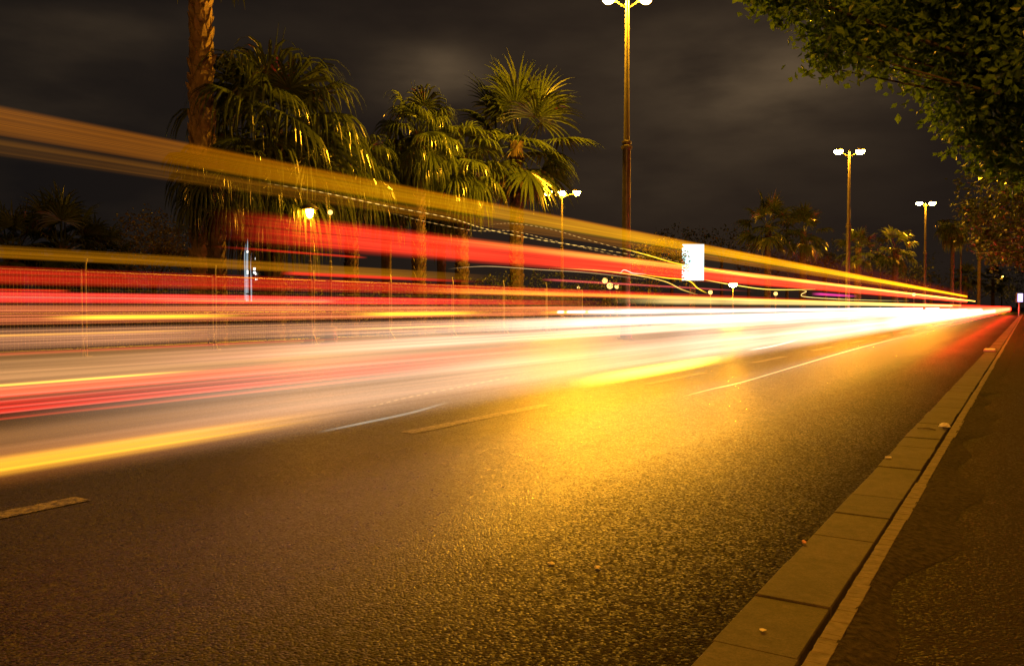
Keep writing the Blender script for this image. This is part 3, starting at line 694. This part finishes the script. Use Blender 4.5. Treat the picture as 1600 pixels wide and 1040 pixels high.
make_tree('street_tree', 'farthest dark street tree at the right edge above the kerb end', (2.6, 42, .1),
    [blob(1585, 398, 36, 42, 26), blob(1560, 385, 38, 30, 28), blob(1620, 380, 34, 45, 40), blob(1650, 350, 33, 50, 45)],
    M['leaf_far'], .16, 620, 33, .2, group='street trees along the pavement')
def make_bush(name, label, blobs, mat, size, per, seed, cat='shrub', group=None):
    c = blobs[0][0]; return make_tree(name, label, (c[0], c[1], -.012), blobs, mat, size, per, seed, .09, cat, group, 20, .1)
make_bush('shrub_tree', 'round leafy shrub tree left of the tall palm trunk', [blob(240, 365, 27, 52, 44), blob(205, 385, 27, 36, 40), blob(280, 385, 26, 36, 40), blob(245, 410, 26, 60, 34)], M['leaf_shrub'], .12, 800, 41, 'tree')
make_bush('shrub_tree', 'yellow lit shrub tree left of the lit panel', [blob(1015, 392, 47, 26, 18), blob(1045, 395, 47, 28, 20), blob(1028, 410, 47, 45, 18), blob(1062, 424, 46, 14, 18), blob(1058, 402, 46, 9, 12)], M['leaf_pale'], .16, 620, 42, 'tree')
HG = 'dark hedge bushes behind the mesh fence'
for i, (x, d, w, h, lab) in enumerate(((60, 25, 110, 2.0, 'under the low palms at the far left'), (210, 26, 90, 1.9, 'under the round shrub tree'), (330, 27, 80, 2.0, 'at the foot of the tall palm trunk'), (450, 29, 80, 2.1, 'under the big drooping palm'), (560, 32, 70, 2.0, 'right of the big drooping palm'), (660, 35, 70, 2.3, 'under the spear palm'), (760, 37, 70, 2.6, 'left of the stiff fan palm trunk'), (850, 40, 60, 2.9, 'below the triple headed lamp'), (930, 43, 60, 3.1, 'beside the cluster of small lamps'), (1000, 46, 45, 3.0, 'nearest the yellow lit shrub'))):
    c = ground_at(x, d, h * .45); a = px(w, d)
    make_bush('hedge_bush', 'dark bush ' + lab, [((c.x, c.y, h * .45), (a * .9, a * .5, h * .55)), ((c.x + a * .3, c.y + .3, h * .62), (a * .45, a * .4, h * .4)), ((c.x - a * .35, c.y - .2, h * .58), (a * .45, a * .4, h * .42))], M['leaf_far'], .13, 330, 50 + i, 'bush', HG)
DG = 'dark trees at the end of the park'
for i, (x, y, d, w, h, lab) in enumerate(((1050, 362, 120, 32, 22, 'left of the skyline clump above the lit panel'), (1085, 366, 125, 36, 24, 'in the middle of the skyline clump above the lit panel'), (1128, 368, 120, 38, 24, 'at the right of the skyline clump above the lit panel'), (1170, 395, 120, 50, 40, 'behind the distant pair of fan palms'), (1230, 405, 118, 55, 40, 'directly below the distant pair of fan palms'), (1290, 385, 112, 40, 42, 'between the distant palm pair and the second lamp'), (1310, 420, 110, 45, 34, 'left of the small lit fan palm'), (1375, 405, 118, 44, 42, 'right of the small lit fan palm'), (1415, 420, 120, 42, 36, 'left of the third street lamp pole'), (1455, 425, 130, 40, 34, 'right of the third street lamp pole'), (1530, 442, 190, 60, 26, 'behind the small lit palms at the bend'), (1590, 438, 210, 50, 32, 'at the far end of the avenue by the right edge'))):
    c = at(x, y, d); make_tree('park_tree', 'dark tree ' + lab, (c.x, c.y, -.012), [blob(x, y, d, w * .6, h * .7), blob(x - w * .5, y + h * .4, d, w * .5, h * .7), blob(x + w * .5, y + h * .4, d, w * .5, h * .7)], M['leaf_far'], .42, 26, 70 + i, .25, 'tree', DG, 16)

# ------------------------------------------------------------------ lit panel, signs, tower
def make_panel(label, x, y, d, w, h, mat, turn=0.0):
    c = at(x, y, d); t = tag(empty('advertising_panel', (c.x, c.y, 0), YAW + turn), label, 'sign')
    b = MB(); b.box((-w * .12, -.1, 0), (w * .12, .1, c.z - h / 2), .01); b.build('stand', M['dark'], t)
    b = MB(); b.box((-w / 2 - .06, -.12, c.z - h / 2 - .06), (w / 2 + .06, .12, c.z + h / 2 + .06), .03); b.build('case', M['dark'], t)
    b = MB(); n = 6
    b.box((-w / 2, -.15, c.z - h / 2), (w / 2, -.115, c.z + h / 2), .01); b.build('lit_face', mat, t)
    return t
make_panel('white backlit advertising panel standing beyond the far lanes', 1082, 410, 50, px(34, 50), px(56, 50), M['panel'])
make_panel('tiny bluish lit sign at the far end of the kerb', 1593, 465, 95, px(8, 95), px(13, 95), M['panel_far'])
def make_tower():
    d = 420; c = ground_at(394, d); W = px(25, d); H = at(394, 355, d).z
    t = tag(empty('tower_building', (c.x, c.y, 0), YAW), 'slim distant tower block with white lit strips behind the palms', 'building')
    b = MB(); b.box((-W / 2, 0, 0), (W / 2, 9, H)); b.build('wall', M['facade'], t)
    r = random.Random(5)
    for x0, x1, z1 in ((-.46, -.22, .88), (-.08, .0, .80)):
        b = MB(); b.box((W * x0, -.15, H * .1), (W * x1, -.02, H * z1)); b.build('lit_strip', M['tower_light'], t)
    for k in range(16):
        x = W * r.choice((.1, .22, .34, -.3)); z = H * r.uniform(.35, .97)
        b = MB(); b.box((x, -.2, z), (x + 1.1, -.02, z + 1.1)); b.build('window', M['tower_lamp'], t)
make_tower()

# ------------------------------------------------------------------ litter
def crumple(label, c, r0, mat, seed, name='litter', flat=.5):
    r = random.Random(seed); b = MB(); n = 9
    rings = []
    for i in range(6):
        th = math.pi * i / 5; ring = []
        for k in range(n):
            a = 2 * math.pi * k / n; q = r0 * r.uniform(.6, 1.15)
            ring.append(len(b.v)); b.v.append((q * math.sin(th) * math.cos(a), q * math.sin(th) * math.sin(a), r0 * flat * (1 - math.cos(th)) * r.uniform(.85, 1.1)))
        rings.append(ring)
    for i in range(5):
        for k in range(n): b.f.append((rings[i][k], rings[i][(k + 1) % n], rings[i + 1][(k + 1) % n], rings[i + 1][k]))
    o = b.build(name, mat); o.location = c; return tag(o, label, 'litter')
def on_plane(x, y, z):
    d = ray(x, y); return EYE + d * ((z - EYE.z) / d.z)
crumple('crumpled white paper scrap lying on the kerb slabs', on_plane(1476, 669, .122), .045, M['paper'], 1, 'paper_scrap')
o = MB(); q = on_plane(1462, 671, .125); o.tube((q, q + Vector((-.05, .02, .004)), q + Vector((-.08, -.02, .006)), q + Vector((-.13, .0, .003))), .005, 5); tag(o.build('dry_twig', M['edging']), 'thin dry twig beside the white paper scrap', 'twig')
o = MB(); q = on_plane(1383, 714, .128); o.tube((q, q + Vector((.035, .012, 0))), .007, 7); tag(o.build('cigarette_end', M['paper']), 'white cigarette end on the road edge of the kerb', 'litter')
crumple('small pinkish scrap at the road edge of the kerb', on_plane(1256, 849, .12), .010, M['pink_plastic'], 3, 'plastic_scrap', .8)
crumple('pale flat pebble left of its twin on the near asphalt', on_plane(861, 881, .003), .016, M['stone'], 4, 'pebble', .3)
crumple('pale flat pebble right of its twin on the near asphalt', on_plane(933, 887, .003), .017, M['stone'], 5, 'pebble', .3)
crumple('dry brown leaf scrap on a near kerb slab', on_plane(1192, 984, .122), .012, M['stone'], 6, 'dry_leaf', .15)
q = on_plane(1551, 549, .12); b = MB(); b.box((-.17, -.2, 0), (.06, .2, .06), .02); o = b.build('concrete_block', M['paper']); o.location = q; tag(o, 'small pale block lying on the kerb far along', 'block')
